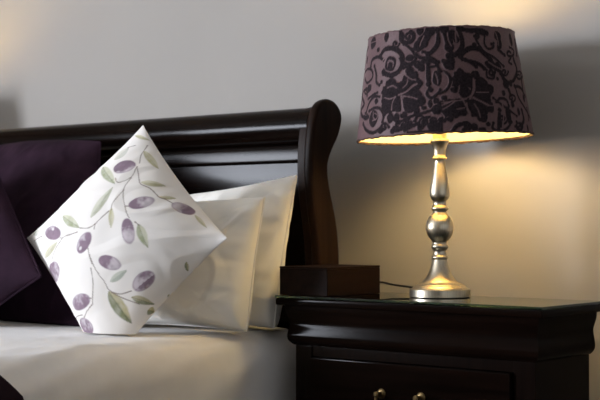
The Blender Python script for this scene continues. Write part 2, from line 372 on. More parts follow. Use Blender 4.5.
FLOCK_STROKES = [([(-32.0,0.992),(-31.5,0.904),(-26.2,0.867),(-21.5,0.892),(-20.8,0.946),(-23.2,0.967)],0.00456),([(-31.8,0.713),(-25.0,0.658),(-21.0,0.671)],0.00443),([(-78.5,0.671),(-69.5,0.688),(-61.0,0.654),(-59.8,0.583),(-68.2,0.55),(-75.5,0.6)],0.00278),([(-58.2,0.696),(-54.5,0.613),(-53.5,0.537),(-49.5,0.5)],0.00329),([(-46.0,0.6),(-38.0,0.571),(-32.0,0.6)],0.0038),([(-78.5,0.4),(-77.5,0.475),(-68.8,0.483),(-65.5,0.421)],0.00253),([(-63.0,0.388),(-56.0,0.417),(-51.2,0.429)],0.00304),([(-81.0,0.442),(-70.0,0.35),(-77.2,0.3),(-71.5,0.233),(-60.0,0.212)],0.0038),([(-64.0,0.263),(-60.5,0.346),(-54.5,0.396),(-48.5,0.388)],0.00304),([(-34.5,0.046),(-27.8,0.067),(-22.2,0.108)],0.00506),([(-16.8,0.829),(-13.0,0.879),(-8.2,0.963)],0.01009),([(-3.0,0.967),(-2.5,0.854),(-5.8,0.779),(-10.0,0.738)],0.00504),([(-19.0,0.754),(-15.2,0.713),(-8.5,0.704)],0.0038),([(-13.8,0.767),(-9.2,0.754)],0.00304),([(2.2,0.975),(4.8,0.887),(5.2,0.8)],0.00908),([(12.8,0.971),(15.0,0.862),(14.0,0.787),(9.2,0.725),(4.2,0.717)],0.00557),([(8.0,0.933),(10.8,0.867)],0.00605),([(-13.0,0.671),(-8.5,0.704),(-3.0,0.662)],0.0038),([(2.5,0.658),(6.8,0.675)],0.00506),([(-15.8,0.608),(-15.0,0.667),(-10.0,0.679),(-4.5,0.654),(-2.5,0.588)],0.0038),([(-10.0,0.658),(-9.8,0.462)],0.00506),([(-1.8,0.579),(3.5,0.546),(4.8,0.471),(1.8,0.396),(-2.2,0.371)],0.00316),([(-9.0,0.425),(-11.0,0.371),(-8.2,0.329),(-4.2,0.362),(-2.2,0.4)],0.00316),([(0.5,0.671),(2.5,0.613),(6.5,0.6),(7.5,0.658)],0.0038),([(-19.0,0.125),(-17.0,0.171),(-13.8,0.158),(-12.2,0.1),(-14.2,0.054)],0.00316),([(-25.5,0.046),(-21.0,0.079),(-17.5,0.096)],0.0038),([(-23.5,0.025),(-3.0,0.021)],0.00253),([(-2.2,0.121),(-3.0,0.046),(-2.5,0.0)],0.00506),([(4.2,0.0),(7.0,0.058),(10.8,0.075),(14.5,0.054)],0.0043),([(15.8,0.967),(22.0,0.95),(28.0,0.958),(35.8,0.933)],0.00506),([(33.5,0.904),(32.5,0.829),(35.5,0.783),(40.5,0.804),(41.2,0.842)],0.00278),([(45.2,0.779),(51.2,0.733)],0.0038),([(12.8,0.713),(19.0,0.779),(27.0,0.779),(32.2,0.725),(36.0,0.675)],0.00582),([(14.0,0.683),(19.8,0.654),(23.8,0.608)],0.0038),([(59.0,0.713),(55.0,0.671),(58.8,0.654)],0.00253),([(75.5,0.908),(72.5,0.758)],0.0038),([(16.2,0.675),(25.8,0.637),(30.0,0.592)],0.0043),([(31.5,0.579),(31.5,0.512),(36.5,0.504),(38.2,0.562)],0.00278),([(43.8,0.558),(46.8,0.492),(52.8,0.458)],0.00506),([(49.5,0.4),(50.8,0.354)],0.0038),([(63.5,0.7),(65.8,0.604),(57.8,0.5),(53.2,0.479)],0.0038),([(57.5,0.442),(67.2,0.433),(73.8,0.362)],0.0038),([(73.8,0.567),(71.0,0.417)],0.0038),([(9.5,0.075),(13.5,0.092),(17.0,0.054)],0.00304),([(38.0,0.204),(35.0,0.017)],0.0043),([(36.2,0.279),(40.2,0.317),(45.5,0.3),(46.8,0.246)],0.00304),([(31.8,0.083),(30.8,0.033),(35.0,0.008),(41.5,0.025),(47.2,0.096)],0.00304),([(52.5,0.096),(52.2,0.021),(60.5,0.0)],0.00304),([(61.8,0.217),(62.2,0.121),(56.5,0.062)],0.0038),([(73.0,0.246),(72.2,0.129)],0.00253),([(-8.8,0.621),(-3.8,0.625)],0.00278),([(-51.2,0.779),(-47.0,0.833),(-39.8,0.838),(-33.0,0.8),(-29.2,0.729),(-29.8,0.654),(-33.8,0.592),(-40.0,0.583),(-46.2,0.621)],0.00557),([(-64.2,0.696),(-62.8,0.762),(-53.8,0.775),(-47.2,0.738)],0.0038),([(-67.5,0.154),(-61.0,0.087),(-51.8,0.05),(-44.0,0.096)],0.0038),([(-43.5,0.142),(-43.0,0.208),(-46.5,0.271),(-53.2,0.287),(-59.5,0.267)],0.00329),([(-86.2,0.742),(-85.2,0.838),(-77.5,0.904)],0.0038),([(-29.8,0.113),(-27.2,0.138),(-24.5,0.117),(-24.2,0.083),(-25.8,0.067),(-27.5,0.079),(-27.8,0.1),(-26.8,0.108),(-26.0,0.1)],0.00278),([(-15.8,0.087),(-15.5,0.133),(-13.0,0.15),(-11.2,0.129),(-11.2,0.096),(-12.8,0.083),(-14.0,0.1),(-13.8,0.117),(-13.0,0.121)],0.00278),([(60.2,0.817),(66.5,0.8),(65.0,0.754),(59.5,0.729),(55.5,0.733),(55.0,0.758),(57.2,0.775),(59.8,0.775),(60.2,0.767)],0.00278),([(64.5,0.588),(74.2,0.596),(81.5,0.575),(72.8,0.533),(66.0,0.521),(63.5,0.533),(64.8,0.554),(67.8,0.562),(69.5,0.558)],0.00253),([(50.5,0.279),(54.5,0.304),(55.5,0.338),(53.0,0.354),(50.0,0.346),(49.0,0.321),(50.0,0.308),(51.5,0.312),(52.0,0.321)],0.00253),([(44.0,0.121),(41.0,0.079),(37.5,0.083),(36.5,0.117),(38.2,0.146),(40.5,0.142),(41.2,0.125),(40.0,0.108),(39.0,0.113)],0.00278),([(50.0,0.05),(53.0,0.083),(57.2,0.087),(59.2,0.062),(57.2,0.033),(54.5,0.025),(53.0,0.037),(53.8,0.054),(55.0,0.058)],0.00253),([(2.0,0.621),(3.2,0.65),(5.2,0.65),(6.2,0.629),(5.8,0.608),(4.5,0.604),(3.8,0.613),(3.8,0.625),(4.5,0.629)],0.00253),([(-22.5,0.875),(-21.0,0.917),(-22.8,0.954),(-25.8,0.958),(-27.2,0.933),(-26.2,0.908),(-24.5,0.904),(-23.8,0.917),(-24.2,0.925)],0.00304),([(15.8,0.037),(17.0,0.067),(19.2,0.067),(20.0,0.046),(19.5,0.021),(18.2,0.017),(17.5,0.029),(17.5,0.042),(18.2,0.042)],0.00278),([(-32.5,0.867),(-34.0,0.842),(-36.8,0.846),(-38.2,0.867),(-37.8,0.887),(-36.2,0.892),(-35.0,0.879),(-35.0,0.867),(-35.8,0.867)],0.00253),([(-65.8,0.254),(-61.5,0.233),(-60.5,0.208),(-62.5,0.192),(-65.8,0.2),(-67.8,0.212),(-67.2,0.225),(-65.8,0.229),(-64.5,0.221)],0.00253),([(-65.5,0.433),(-71.5,0.458),(-72.8,0.487),(-68.5,0.496),(-64.5,0.483),(-63.0,0.462),(-64.5,0.454),(-66.5,0.458),(-67.2,0.467)],0.00228),([(-5.0,0.113),(-6.0,0.142),(-7.8,0.142),(-8.8,0.125),(-8.2,0.104),(-7.2,0.096),(-6.5,0.104),(-6.5,0.117),(-7.0,0.121)],0.00253),([(37.8,0.6),(39.0,0.567),(37.2,0.537),(34.8,0.533),(33.5,0.55),(34.0,0.571),(35.5,0.579),(36.5,0.571),(36.2,0.562)],0.00278),([(-37.8,0.087),(-39.8,0.121),(-42.5,0.125),(-44.0,0.104),(-43.0,0.079),(-41.2,0.071),(-40.2,0.083),(-40.5,0.096),(-41.2,0.1)],0.00278),([(52.5,0.575),(49.8,0.542),(46.8,0.542),(45.2,0.558),(46.5,0.583),(48.5,0.588),(49.5,0.579),(49.2,0.567),(48.2,0.562)],0.00253),([(-14.8,0.633),(-17.0,0.621),(-19.0,0.637),(-19.2,0.667),(-18.0,0.679),(-16.5,0.675),(-16.2,0.658),(-16.8,0.65),(-17.5,0.65)],0.00278),([(-2.5,0.121),(-1.5,0.142),(0.0,0.146),(1.0,0.129),(0.8,0.113),(0.0,0.104),(-0.8,0.108),(-1.0,0.117),(-0.5,0.121)],0.00228),([(-28.8,0.862),(-23.0,0.808),(-18.8,0.717),(-23.2,0.646),(-28.0,0.633)],0.00329),([(24.8,0.9),(27.5,0.825),(31.8,0.75),(40.0,0.7),(48.0,0.625)],0.00304),([(34.2,0.317),(39.5,0.263),(46.2,0.208),(53.8,0.154)],0.00278),([(-31.8,0.108),(-22.5,0.167),(-13.0,0.196),(-7.8,0.217)],0.00304),([(-86.2,0.662),(-86.0,0.562),(-81.0,0.442)],0.00253),([(58.5,0.425),(60.5,0.329),(68.0,0.242),(77.2,0.154)],0.00278)]
FLOCK_BLOBS = [((-45.8,0.954),0.0072,0.01028),((-30.2,0.929),0.00617,0.01028),((-23.5,0.721),0.01028,0.0074),((-47.5,0.525),0.00411,0.00411),((-38.5,0.667),0.00617,0.00617),((-37.8,0.504),0.01234,0.01028),((-30.5,0.429),0.01851,0.01645),((-40.8,0.421),0.01645,0.01645),((-23.2,0.6),0.01028,0.00823),((-25.2,0.496),0.01234,0.01234),((-22.0,0.4),0.01851,0.01645),((-17.2,0.471),0.01028,0.01028),((-63.0,0.492),0.01028,0.00823),((-51.5,0.35),0.00617,0.00617),((-42.8,0.292),0.00823,0.00823),((-36.8,0.171),0.00823,0.01028),((-32.0,0.167),0.00699,0.01028),((-26.8,0.188),0.00823,0.0074),((-38.2,0.287),0.01645,0.01645),((-31.5,0.296),0.0144,0.01645),((-22.5,0.279),0.0144,0.01645),((-32.2,0.075),0.00823,0.00494),((-44.8,0.058),0.00823,0.00494),((-13.8,0.862),0.01234,0.0144),((-16.0,0.971),0.00823,0.00926),((-17.5,0.8),0.00617,0.00617),((6.5,0.742),0.00514,0.00514),((-14.2,0.617),0.00617,0.00823),((-4.0,0.512),0.00905,0.01543),((-8.2,0.404),0.00494,0.00494),((1.8,0.637),0.00411,0.00411),((11.8,0.542),0.00946,0.01234),((12.8,0.458),0.01337,0.01234),((7.8,0.396),0.01028,0.00617),((13.8,0.375),0.01234,0.01234),((-20.2,0.546),0.01028,0.01111),((-16.5,0.367),0.00617,0.00823),((-21.2,0.287),0.01851,0.01645),((-15.0,0.308),0.00946,0.01111),((-17.8,0.217),0.00617,0.00823),((-10.5,0.154),0.00617,0.00309),((-15.5,0.058),0.00535,0.00699),((-7.2,0.067),0.01111,0.01028),((7.0,0.225),0.02674,0.01851),((-4.5,0.217),0.01028,0.01028),((-2.0,0.271),0.0074,0.00617),((-5.0,0.3),0.00617,0.00617),((1.0,0.192),0.01028,0.01028),((3.5,0.125),0.00617,0.00617),((32.0,0.942),0.01028,0.0074),((27.2,0.904),0.00617,0.00823),((39.0,0.829),0.00411,0.00411),((46.5,0.912),0.01111,0.01028),((47.5,0.846),0.0074,0.01234),((64.8,0.896),0.00699,0.01357),((35.5,0.637),0.01357,0.00946),((41.8,0.613),0.01028,0.01028),((40.0,0.5),0.00411,0.00411),((47.2,0.454),0.00823,0.01028),((43.8,0.367),0.00535,0.00617),((22.5,0.533),0.00946,0.00946),((17.8,0.483),0.00946,0.01563),((25.8,0.467),0.01111,0.01111),((31.2,0.4),0.01316,0.01111),((27.8,0.354),0.01645,0.00946),((23.5,0.371),0.01851,0.01645),((22.0,0.204),0.01851,0.01563),((31.0,0.221),0.00823,0.00946),((24.5,0.138),0.01111,0.01111),((17.0,0.242),0.01851,0.01563),((28.0,0.296),0.01234,0.00823),((23.5,0.017),0.00823,0.00617),((13.0,0.021),0.00823,0.00617),((45.2,0.158),0.0074,0.01851),((51.2,0.267),0.00535,0.00823),((69.8,0.338),0.00535,0.00823),((-87.0,0.567),0.00411,0.00823),((-81.0,0.354),0.00329,0.00823),((-75.5,0.783),0.00494,0.00823),((-54.8,0.846),0.00617,0.00494),((-21.2,0.796),0.00535,0.00535),((-19.0,0.229),0.00617,0.00411),((-9.5,0.537),0.00329,0.00411),((0.2,0.325),0.00617,0.00494),((24.0,0.817),0.00617,0.00494),((84.8,0.725),0.0037,0.01028),((66.5,0.046),0.0037,0.00823),((37.2,0.071),0.00535,0.00823),((28.0,0.071),0.00494,0.00494),((-13.0,0.242),0.00535,0.00411),((-23.8,0.15),0.00535,0.00411),((-64.2,0.929),0.0144,0.01234),((-39.8,0.688),0.01522,0.01563),((-38.0,0.392),0.02262,0.03085),((-22.2,0.521),0.01728,0.0144),((-21.2,0.325),0.01933,0.02262),((-53.2,0.188),0.0144,0.01769),((11.5,0.479),0.01728,0.02057),((26.2,0.438),0.01522,0.01645),((26.8,0.258),0.01769,0.01851),((5.8,0.229),0.02674,0.01769),((63.5,0.7),0.00411,0.00823),((49.2,0.454),0.00411,0.00699),((45.5,0.796),0.00452,0.00699),((57.0,0.196),0.00494,0.00823),((-9.0,0.275),0.00452,0.00823),((-30.2,0.129),0.00699,0.00452),((-42.2,0.225),0.00535,0.00699),((-85.8,0.738),0.0037,0.00823)]
FLOCK_VEINS = [([(-48.2,0.729),(-42.2,0.775),(-34.5,0.746),(-31.5,0.675),(-34.8,0.621),(-40.2,0.613)],0.00129),([(-31.2,0.383),(-25.8,0.404),(-21.5,0.454),(-19.2,0.471)],0.00158),([(-29.5,0.379),(-28.5,0.283),(-28.2,0.217)],0.00129),([(-4.8,0.862),(-7.8,0.8),(-10.8,0.783)],0.00129),([(8.2,0.217),(12.8,0.225)],0.00119),([(-1.2,0.258),(5.2,0.292)],0.00129),([(-0.2,0.146),(-2.0,0.183)],0.00138),([(17.2,0.317),(20.8,0.392),(21.2,0.483)],0.00148),([(19.5,0.325),(24.2,0.287),(29.0,0.25),(32.8,0.242)],0.00138),([(10.2,0.933),(10.5,0.846)],0.00148),([(-54.0,0.25),(-53.2,0.192),(-49.8,0.179)],0.00119),([(18.8,0.729),(24.8,0.713),(29.8,0.654)],0.00129),([(0.2,0.567),(2.8,0.492),(-0.2,0.417)],0.00119),([(41.2,0.263),(40.8,0.15),(38.5,0.046)],0.00129),([(-27.0,0.567),(-22.2,0.521),(-18.8,0.508)],0.00109),([(-41.0,0.462),(-36.5,0.475),(-33.0,0.45)],0.00129),([(-33.5,0.367),(-35.8,0.321),(-36.2,0.246)],0.00119),([(-28.8,0.371),(-22.8,0.354),(-17.8,0.329)],0.00129),([(-43.2,0.371),(-38.5,0.354),(-33.5,0.367)],0.00119),([(-28.2,0.446),(-25.2,0.479),(-24.5,0.533)],0.00109),([(6.8,0.312),(9.5,0.375),(10.5,0.429)],0.00129),([(12.5,0.3),(14.2,0.242),(16.5,0.175)],0.00129),([(7.2,0.292),(2.5,0.246),(-0.8,0.221)],0.00119),([(22.0,0.371),(26.2,0.371),(31.0,0.371)],0.00119),([(19.8,0.258),(22.0,0.204),(23.0,0.138)],0.00119),([(-13.0,0.917),(-15.2,0.862),(-16.0,0.825)],0.00119),([(4.2,0.933),(4.8,0.867),(6.8,0.808)],0.00119),([(-4.0,0.929),(-5.5,0.854),(-8.5,0.8)],0.00129),([(-42.8,0.7),(-40.8,0.725),(-37.0,0.7),(-37.5,0.654)],0.00109),([(-5.2,0.554),(-4.0,0.504),(-4.0,0.458)],0.00119),([(44.8,0.942),(46.0,0.883),(46.0,0.825)],0.00119),([(34.0,0.658),(39.0,0.621),(44.2,0.596)],0.00119),([(-48.2,0.721),(-45.8,0.762),(-40.2,0.775),(-34.5,0.742),(-32.0,0.675),(-33.8,0.625),(-39.2,0.608)],0.00148),([(-42.5,0.662),(-41.8,0.704),(-38.0,0.704),(-36.8,0.662)],0.00099),([(-62.5,0.175),(-60.2,0.117),(-53.2,0.096),(-48.2,0.129),(-45.8,0.192),(-49.2,0.25)],0.00129),([(-54.2,0.167),(-49.8,0.179),(-49.0,0.217),(-52.5,0.237)],0.00109),([(-78.5,0.925),(-64.2,0.938),(-54.5,0.942)],0.00099),([(-31.2,0.383),(-25.8,0.404),(-21.5,0.446),(-18.0,0.471)],0.00178),([(-29.5,0.379),(-28.0,0.292),(-28.2,0.208)],0.00148),([(17.2,0.308),(20.0,0.392),(20.8,0.496)],0.00178),([(19.5,0.317),(24.2,0.287),(29.8,0.25)],0.00168),([(-1.2,0.279),(5.2,0.292),(12.0,0.3)],0.00138),([(14.5,0.271),(15.2,0.188),(18.8,0.092)],0.00138)]

# ---------------------------------------------------------------- the room
Y_W = 2.61; X_L = -5.0; X_R = 2.4; Y_B = -2.9; Z_F = -ZC; Z_C = 1.62


def struct(name, m, mt, at=None, smooth=False):
    o = m.build(name, mt, None, smooth, at)
    o['kind'] = 'structure'
    return o


struct('wall_head', MB().box((X_L - .12, Y_W, Z_F), (X_R + .12, Y_W + .12, Z_C)), M_WALL)
struct('wall_right', MB().box((X_R, Y_B, Z_F), (X_R + .12, Y_W, Z_C)), M_CEIL)
struct('wall_back', MB().box((X_L - .12, Y_B - .12, Z_F), (X_R + .12, Y_B, Z_C)), M_FAR)
WY0, WY1, WZ0, WZ1 = -1.95, -0.40, -0.12, 1.08
wl = MB()
wl.box((X_L - .12, Y_B, Z_F), (X_L, WY0, Z_C)).box((X_L - .12, WY1, Z_F), (X_L, Y_W, Z_C))
wl.box((X_L - .12, WY0, Z_F), (X_L, WY1, WZ0)).box((X_L - .12, WY0, WZ1), (X_L, WY1, Z_C))
struct('wall_left', wl, M_WALL)
struct('floor', MB().box((X_L - .12, Y_B - .12, Z_F - .1), (X_R + .12, Y_W + .12, Z_F)), M_FLOOR)
struct('ceiling', MB().box((X_L - .12, Y_B - .12, Z_C), (X_R + .12, Y_W + .12, Z_C + .1)), M_CEIL)
bb = MB().prism([(Y_W, Z_F), (Y_W - .018, Z_F), (Y_W - .018, Z_F + .085), (Y_W - .01, Z_F + .1), (Y_W, Z_F + .1)], 'x', X_L, X_R)
struct('baseboard_head', bb, M_TRIM)
wf = MB()
for y in (WY0, (WY0 + WY1) / 2 - .025, WY1 - .05):
    wf.box((X_L - .09, y, WZ0), (X_L - .03, y + .05, WZ1), .006)
for z in (WZ0, WZ1 - .05):
    wf.box((X_L - .09, WY0, z), (X_L - .03, WY1, z + .05), .006)
wf.box((X_L - .03, WY0 - .04, WZ0 - .03), (X_L + .06, WY1 + .04, WZ0), .006)
struct('window_1', wf, M_TRIM)

# ---------------------------------------------------------------- bed
BX0, BX1 = -3.27, -1.90
BC = (BX0 + BX1) / 2
bed = thing('sleigh_bed', (BC, 1.4, Z_F), 'dark espresso wooden sleigh bed with a scrolled headboard against the wall', 'bed')
post_front = [(2.420, Z_F), (2.415, -.4), (2.388, -.2), (2.374, -.10), (2.368, -.035), (2.353, .045), (2.346, .10), (2.345, .14), (2.348, .18), (2.353, .215), (2.359, .24), (2.370, .262)]
post_back = [(2.388, .2775), (2.413, .284), (2.438, .277), (2.455, .262), (2.4615, .243), (2.457, .22), (2.445, .195), (2.426, .168), (2.411, .14), (2.409, .115), (2.416, .08), (2.427, .046), (2.438, .01), (2.446, -.03), (2.451, -.09), (2.453, -.2), (2.453, Z_F)]
PP = spline2(post_front + post_back, 5)
inner = spline2([(y + .011, z) for y, z in post_front[:-1]] + [(2.376, .25), (2.388, .262), (2.413, .268), (2.438, .262)] + [(y - .004, z) for y, z in post_back[4:]], 5)
for s in (1, -1):
    X = BX1 if s > 0 else BX0
    a, b = sorted((X - s * .026, X))
    a2, b2 = sorted((X - s * .052, X - s * .024))
    p = MB().prism(PP, 'x', a, b, .009, 3)
    p.prism(inner, 'x', a2, b2, .003, 1)
    p.build('post', W_POST, bed, angle=40, wn=True)
rail = [(2.408 + .0445 * math.cos(t) * (1.0), .2215 + .0445 * math.sin(t)) for t in np.linspace(0, 2 * math.pi, 40, endpoint=False)]
MB().prism(rail, 'x', BX0 + .03, BX1 - .03).build('top_rail', W_X, bed)
# frame band under the roll, then the curved panel
fr = spline2([(2.382, .181), (2.374, .174), (2.372, .166), (2.371, .150), (2.372, .141), (2.377, .1385)], 4)
MB().prism(fr + [(2.40, .1385), (2.40, .181)], 'x', BX0 + .04, BX1 - .04).build('panel_frame', W_X, bed)
pn = spline2([(2.377, .1375), (2.3755, .1), (2.379, .05), (2.387, 0), (2.398, -.06), (2.41, -.15), (2.42, -.3), (2.422, -.55)], 6)
pb = [(2.445, -.55), (2.442, -.15), (2.425, .0), (2.405, .1), (2.40, .1375)]
MB().prism(pn + pb, 'x', BX0 + .04, BX1 - .04).build('panel', W_X, bed)
for s in (1, -1):
    X = BX1 - .012 if s > 0 else BX0 + .012
    a, b = sorted((X, X - s * .03))
    MB().box((a, .36, -.72), (b, 2.42, -.54), .006).build('side_rail', W_Y, bed, wn=True)
MB().box((BX0 + .03, .38, -.60), (BX1 - .03, 2.40, -.54), .004).build('slat_base', W_X, bed, wn=True)
ft = MB().box((BX0, .30, -.78), (BX1, .36, -.34), .02, 3)
ft.box((BX0, .29, Z_F), (BX0 + .07, .37, -.5), .01).box((BX1 - .07, .29, Z_F), (BX1, .37, -.5), .01)
ft.build('footboard', W_X, bed, wn=True)

# ---------------------------------------------------------------- mattress with its sheet
ZB = -.240


def bed_section(off=0.0, zlow=-.54, n=26):
    """x,z,outline of half the made bed from the lower right side up over the shoulder to the middle."""
    R = .085; xr = -1.922 + off; zt = ZB + off
    pts = [(xr - .012 * (1 - (k / 9)) ** 2, zlow + (zt - R - zlow) * k / 9) for k in range(10)]
    pts += [(xr - R + (R) * math.cos(t), zt - R + (R) * math.sin(t)) for t in np.linspace(0, math.pi / 2, 12)[1:]]
    w = (xr - R) - BC
    pts += [(xr - R - w * (k / n), zt + .004 * (1 - (1 - k / n) ** 2)) for k in range(1, n + 1)]
    return pts


FOLDS = [((-1.95, 2.20, -.245), (-1.93, 1.70, -.35), .020, .0075), ((-1.955, 2.02, -.24), (-1.92, 1.56, -.36), .022, .008),
         ((-1.96, 1.90, -.235), (-1.92, 1.42, -.34), .020, .007), ((-2.00, 1.78, -.235), (-1.925, 1.38, -.29), .018, .006),
         ((-1.94, 2.26, -.26), (-1.92, 1.93, -.42), .022, .006), ((-2.27, 1.60, -.236), (-2.08, 2.0, -.236), .012, .006),
         ((-2.10, 1.52, -.236), (-1.97, 1.85, -.238), .014, .006), ((-2.4, 1.66, -.236), (-2.2, 1.86, -.236), .014, .005)]


def bed_skin(off, y0, y1, ny, zlow, amp, seed):
    half = bed_section(off, zlow)
    full = half + [(2 * BC - x, z) for x, z in half[-2::-1]]
    sec = np.array(full)
    d = np.gradient(sec, axis=0)
    nrm = np.c_[d[:, 1], -d[:, 0]]
    nrm /= np.linalg.norm(nrm, axis=1)[:, None]
    arc = np.r_[0, np.cumsum(np.linalg.norm(np.diff(sec, axis=0), axis=1))]
    ys = np.linspace(y0, y1, ny)
    A, Yg = np.meshgrid(arc, ys, indexing='ij')
    f = vnoise(A * 3.2, Yg * 2.6, seed) * 1.0 + vnoise(A * 9 + Yg * 3, Yg * 2.5 - A, seed + 2) * .5
    r = 1 - 2 * np.abs(vnoise(A * 3.5 + Yg * 4.5, Yg * 2.2 - A * 3.2, seed + 5))
    f = f + 2.4 * np.clip(r - .8, 0, 1)
    r2 = 1 - 2 * np.abs(vnoise(A * 7.5 - Yg * 2.0, Yg * 3.4 + A * 2, seed + 9))
    f = f + .5 * np.clip(r2 - .82, 0, 1) * 2
    f = f - .6
    fold = np.zeros(f.shape)                     # soft creases pulled over the edge of the bed
    for p, q, wd, am in FOLDS:
        p = np.array(p); q = np.array(q); e = q - p
        B = np.stack([np.repeat(sec[:, 0][:, None], ny, 1), Yg, np.repeat(sec[:, 1][:, None], ny, 1)], -1)
        t = np.clip(((B - p) @ e) / (e @ e), 0, 1)
        dist = np.linalg.norm(B - p - t[..., None] * e, axis=-1)
        fold += am * np.exp(-(dist / wd) ** 2) * np.sin(np.pi * np.clip(t, .04, .96)) ** .6
    amp = amp * (1 - .82 * np.clip((Yg - 1.6) / .35, 0, 1))
    f = f * amp + fold
    X = sec[:, 0][:, None] + nrm[:, 0][:, None] * f
    Z = sec[:, 1][:, None] + nrm[:, 1][:, None] * f
    return np.stack([X, Yg, Z], -1)


def grid_faces(nu, nv, o=0, flip=False):
    f = []
    for i in range(nu - 1):
        for j in range(nv - 1):
            q = [o + i * nv + j, o + (i + 1) * nv + j, o + (i + 1) * nv + j + 1, o + i * nv + j + 1]
            f.append(q[::-1] if flip else q)
    return f


S = bed_skin(0, .38, 2.366, 300, -.538, .017, 3.0)
nu, nv = S.shape[:2]
v = S.reshape(-1, 3).tolist()
f = grid_faces(nu, nv)
f.append([i * nv for i in range(nu)]); f.append([i * nv + nv - 1 for i in range(nu)][::-1])
f.append([j for j in range(nv)] + [(nu - 1) * nv + j for j in range(nv - 1, -1, -1)])
m = MB().add(v, f)
tag(m.build('mattress', M_SHEET, None, True, (BC, 1.37, -.538), angle=60), 'mattress made up with a smooth white cotton sheet on the bed', 'mattress')

# plum throw folded over the bed, its edge hanging down the near side
A_ = bed_skin(.0045, .75, 1.524, 120, -.46, .017, 3.0); B_ = bed_skin(.016, .75, 1.524, 120, -.46, .017, 3.0)
for G in (A_, B_):                      # the edge hangs at a slant over the shoulder of the bed
    k = np.clip((G[..., 1] - .75) / .742, 0, 1)
    G[..., 1] += k * (.022 - 1.0 * np.clip(G[..., 2] + .315, 0, .06))
nu, nv = A_.shape[:2]
v = A_.reshape(-1, 3).tolist() + B_.reshape(-1, 3).tolist(); o = nu * nv
f = grid_faces(nu, nv, 0, True) + grid_faces(nu, nv, o)
for i in range(nu - 1):
    f.append([i * nv, (i + 1) * nv, o + (i + 1) * nv, o + i * nv]); f.append([(i + 1) * nv + nv - 1, i * nv + nv - 1, o + i * nv + nv - 1, o + (i + 1) * nv + nv - 1])
for j in range(nv - 1):
    f.append([j + 1, j, o + j, o + j + 1]); k = (nu - 1) * nv; f.append([k + j, k + j + 1, o + k + j + 1, o + k + j])
tag(MB().add(v, f).build('bed_throw', M_THROW, None, True, (BC, 1.1, -.46), angle=60), 'plum brown throw draped across the white sheet, its curved edge at the bottom left corner', 'throw')


# ---------------------------------------------------------------- pillows
def pillow(name, P, Tf, Tb, mt, label, cat, n=90, group=None, paint=None, floor=None, piping=None, **kw):
    t = 0.5 - 0.5 * np.cos(np.linspace(0, np.pi, n))
    t = 0.35 * np.linspace(0, 1, n) + 0.65 * t
    U, V = np.meshgrid(t, t, indexing='ij')
    Fs = pillow_sheet(P, Tf, U, V, side=1.0, floor=floor, **kw)
    kb = dict(kw); kb['seed'] = kw.get('seed', 1) + 20
    Bs = pillow_sheet(P, Tb, U, V, side=-1.0, floor=floor, **kb)
    idx = np.arange(n * n).reshape(n, n)
    bi = idx.copy()
    bi[1:-1, 1:-1] = n * n + np.arange((n - 2) ** 2).reshape(n - 2, n - 2)
    verts = np.r_[Fs.reshape(-1, 3), Bs[1:-1, 1:-1].reshape(-1, 3)]
    f = [[idx[i, j], idx[i + 1, j], idx[i + 1, j + 1], idx[i, j + 1]] for i in range(n - 1) for j in range(n - 1)]
    f += [[bi[i, j], bi[i, j + 1], bi[i + 1, j + 1], bi[i + 1, j]] for i in range(n - 1) for j in range(n - 1)]
    attrs = None
    if paint is not None:
        col = paint(U.ravel(), V.ravel())
        attrs = {'print': np.r_[col, np.tile(LINEN, ((n - 2) ** 2, 1))]}
    lo = verts.min(0); c = verts.mean(0)
    o = tag(obj(name, verts, f, mt, None, True, (c[0], c[1], lo[2]), attrs), label, cat, group)
    if piping:
        e = [Fs[i, 0] for i in range(0, n, 3)] + [Fs[n - 1, j] for j in range(0, n, 3)] + [Fs[i, n - 1] for i in range(n - 1, -1, -3)] + [Fs[0, j] for j in range(n - 1, -1, -3)]
        MB().tube(e, piping, 6, 0).build('seam', mt, o)
    return o


pillow('pillow', ((-2.36, 2.255, -.234), (-1.940, 2.265, -.234), (-1.894, 2.29, .107), (-2.36, 2.295, .06)), .055, .06, M_PILLOW,
       'ivory pillow upright at the back against the headboard, its pointed corner rising highest', 'pillow', n=110, group='ivory bed pillows', piping=.0022,
       pinch=(.04, .06), expo=.44, wr=.009, rnd=.012, ebot=.22, seed=6.0, floor=-.2335)
pillow('pillow', ((-2.33, 2.135, -.234), (-1.932, 2.165, -.234), (-1.906, 2.195, .057), (-2.34, 2.185, .05)), .085, .03, M_PILLOW,
       'ivory pillow propped in front of the other ivory pillow, beside the printed cushion', 'pillow', n=110, group='ivory bed pillows', piping=.0022,
       pinch=(.03, .05), expo=.42, wr=.010, rnd=.012, ebot=.22, seed=9.0, floor=-.2335)
pillow('pillow', ((-3.02, 2.075, -.234), (-2.28, 2.055, -.234), (-2.545, 2.295, .203), (-3.06, 2.31, .20)), .085, .05, M_PURPLE,
       'aubergine square pillow upright against the headboard behind the printed cushion', 'pillow', n=110, group='aubergine pillows', piping=.003,
       pinch=(.02, -.06), expo=.5, wr=.006, seed=13.0, floor=-.2335)
pillow('throw_cushion', ((-2.683, 1.89, -.322), (-2.314, 1.915, -.116), (-2.671, 2.02, .24), (-3.04, 1.995, .034)), .07, .03, M_PURPLE,
       'aubergine cushion at the left edge, tilted with one corner touching the printed cushion', 'cushion', n=100, group='aubergine pillows', piping=.003,
       pinch=(.03, .03), expo=.5, wr=.005, seed=17.0, floor=-.2335)

# ---------------------------------------------------------------- the olive print
LINEN = np.array((.79, .755, .715))


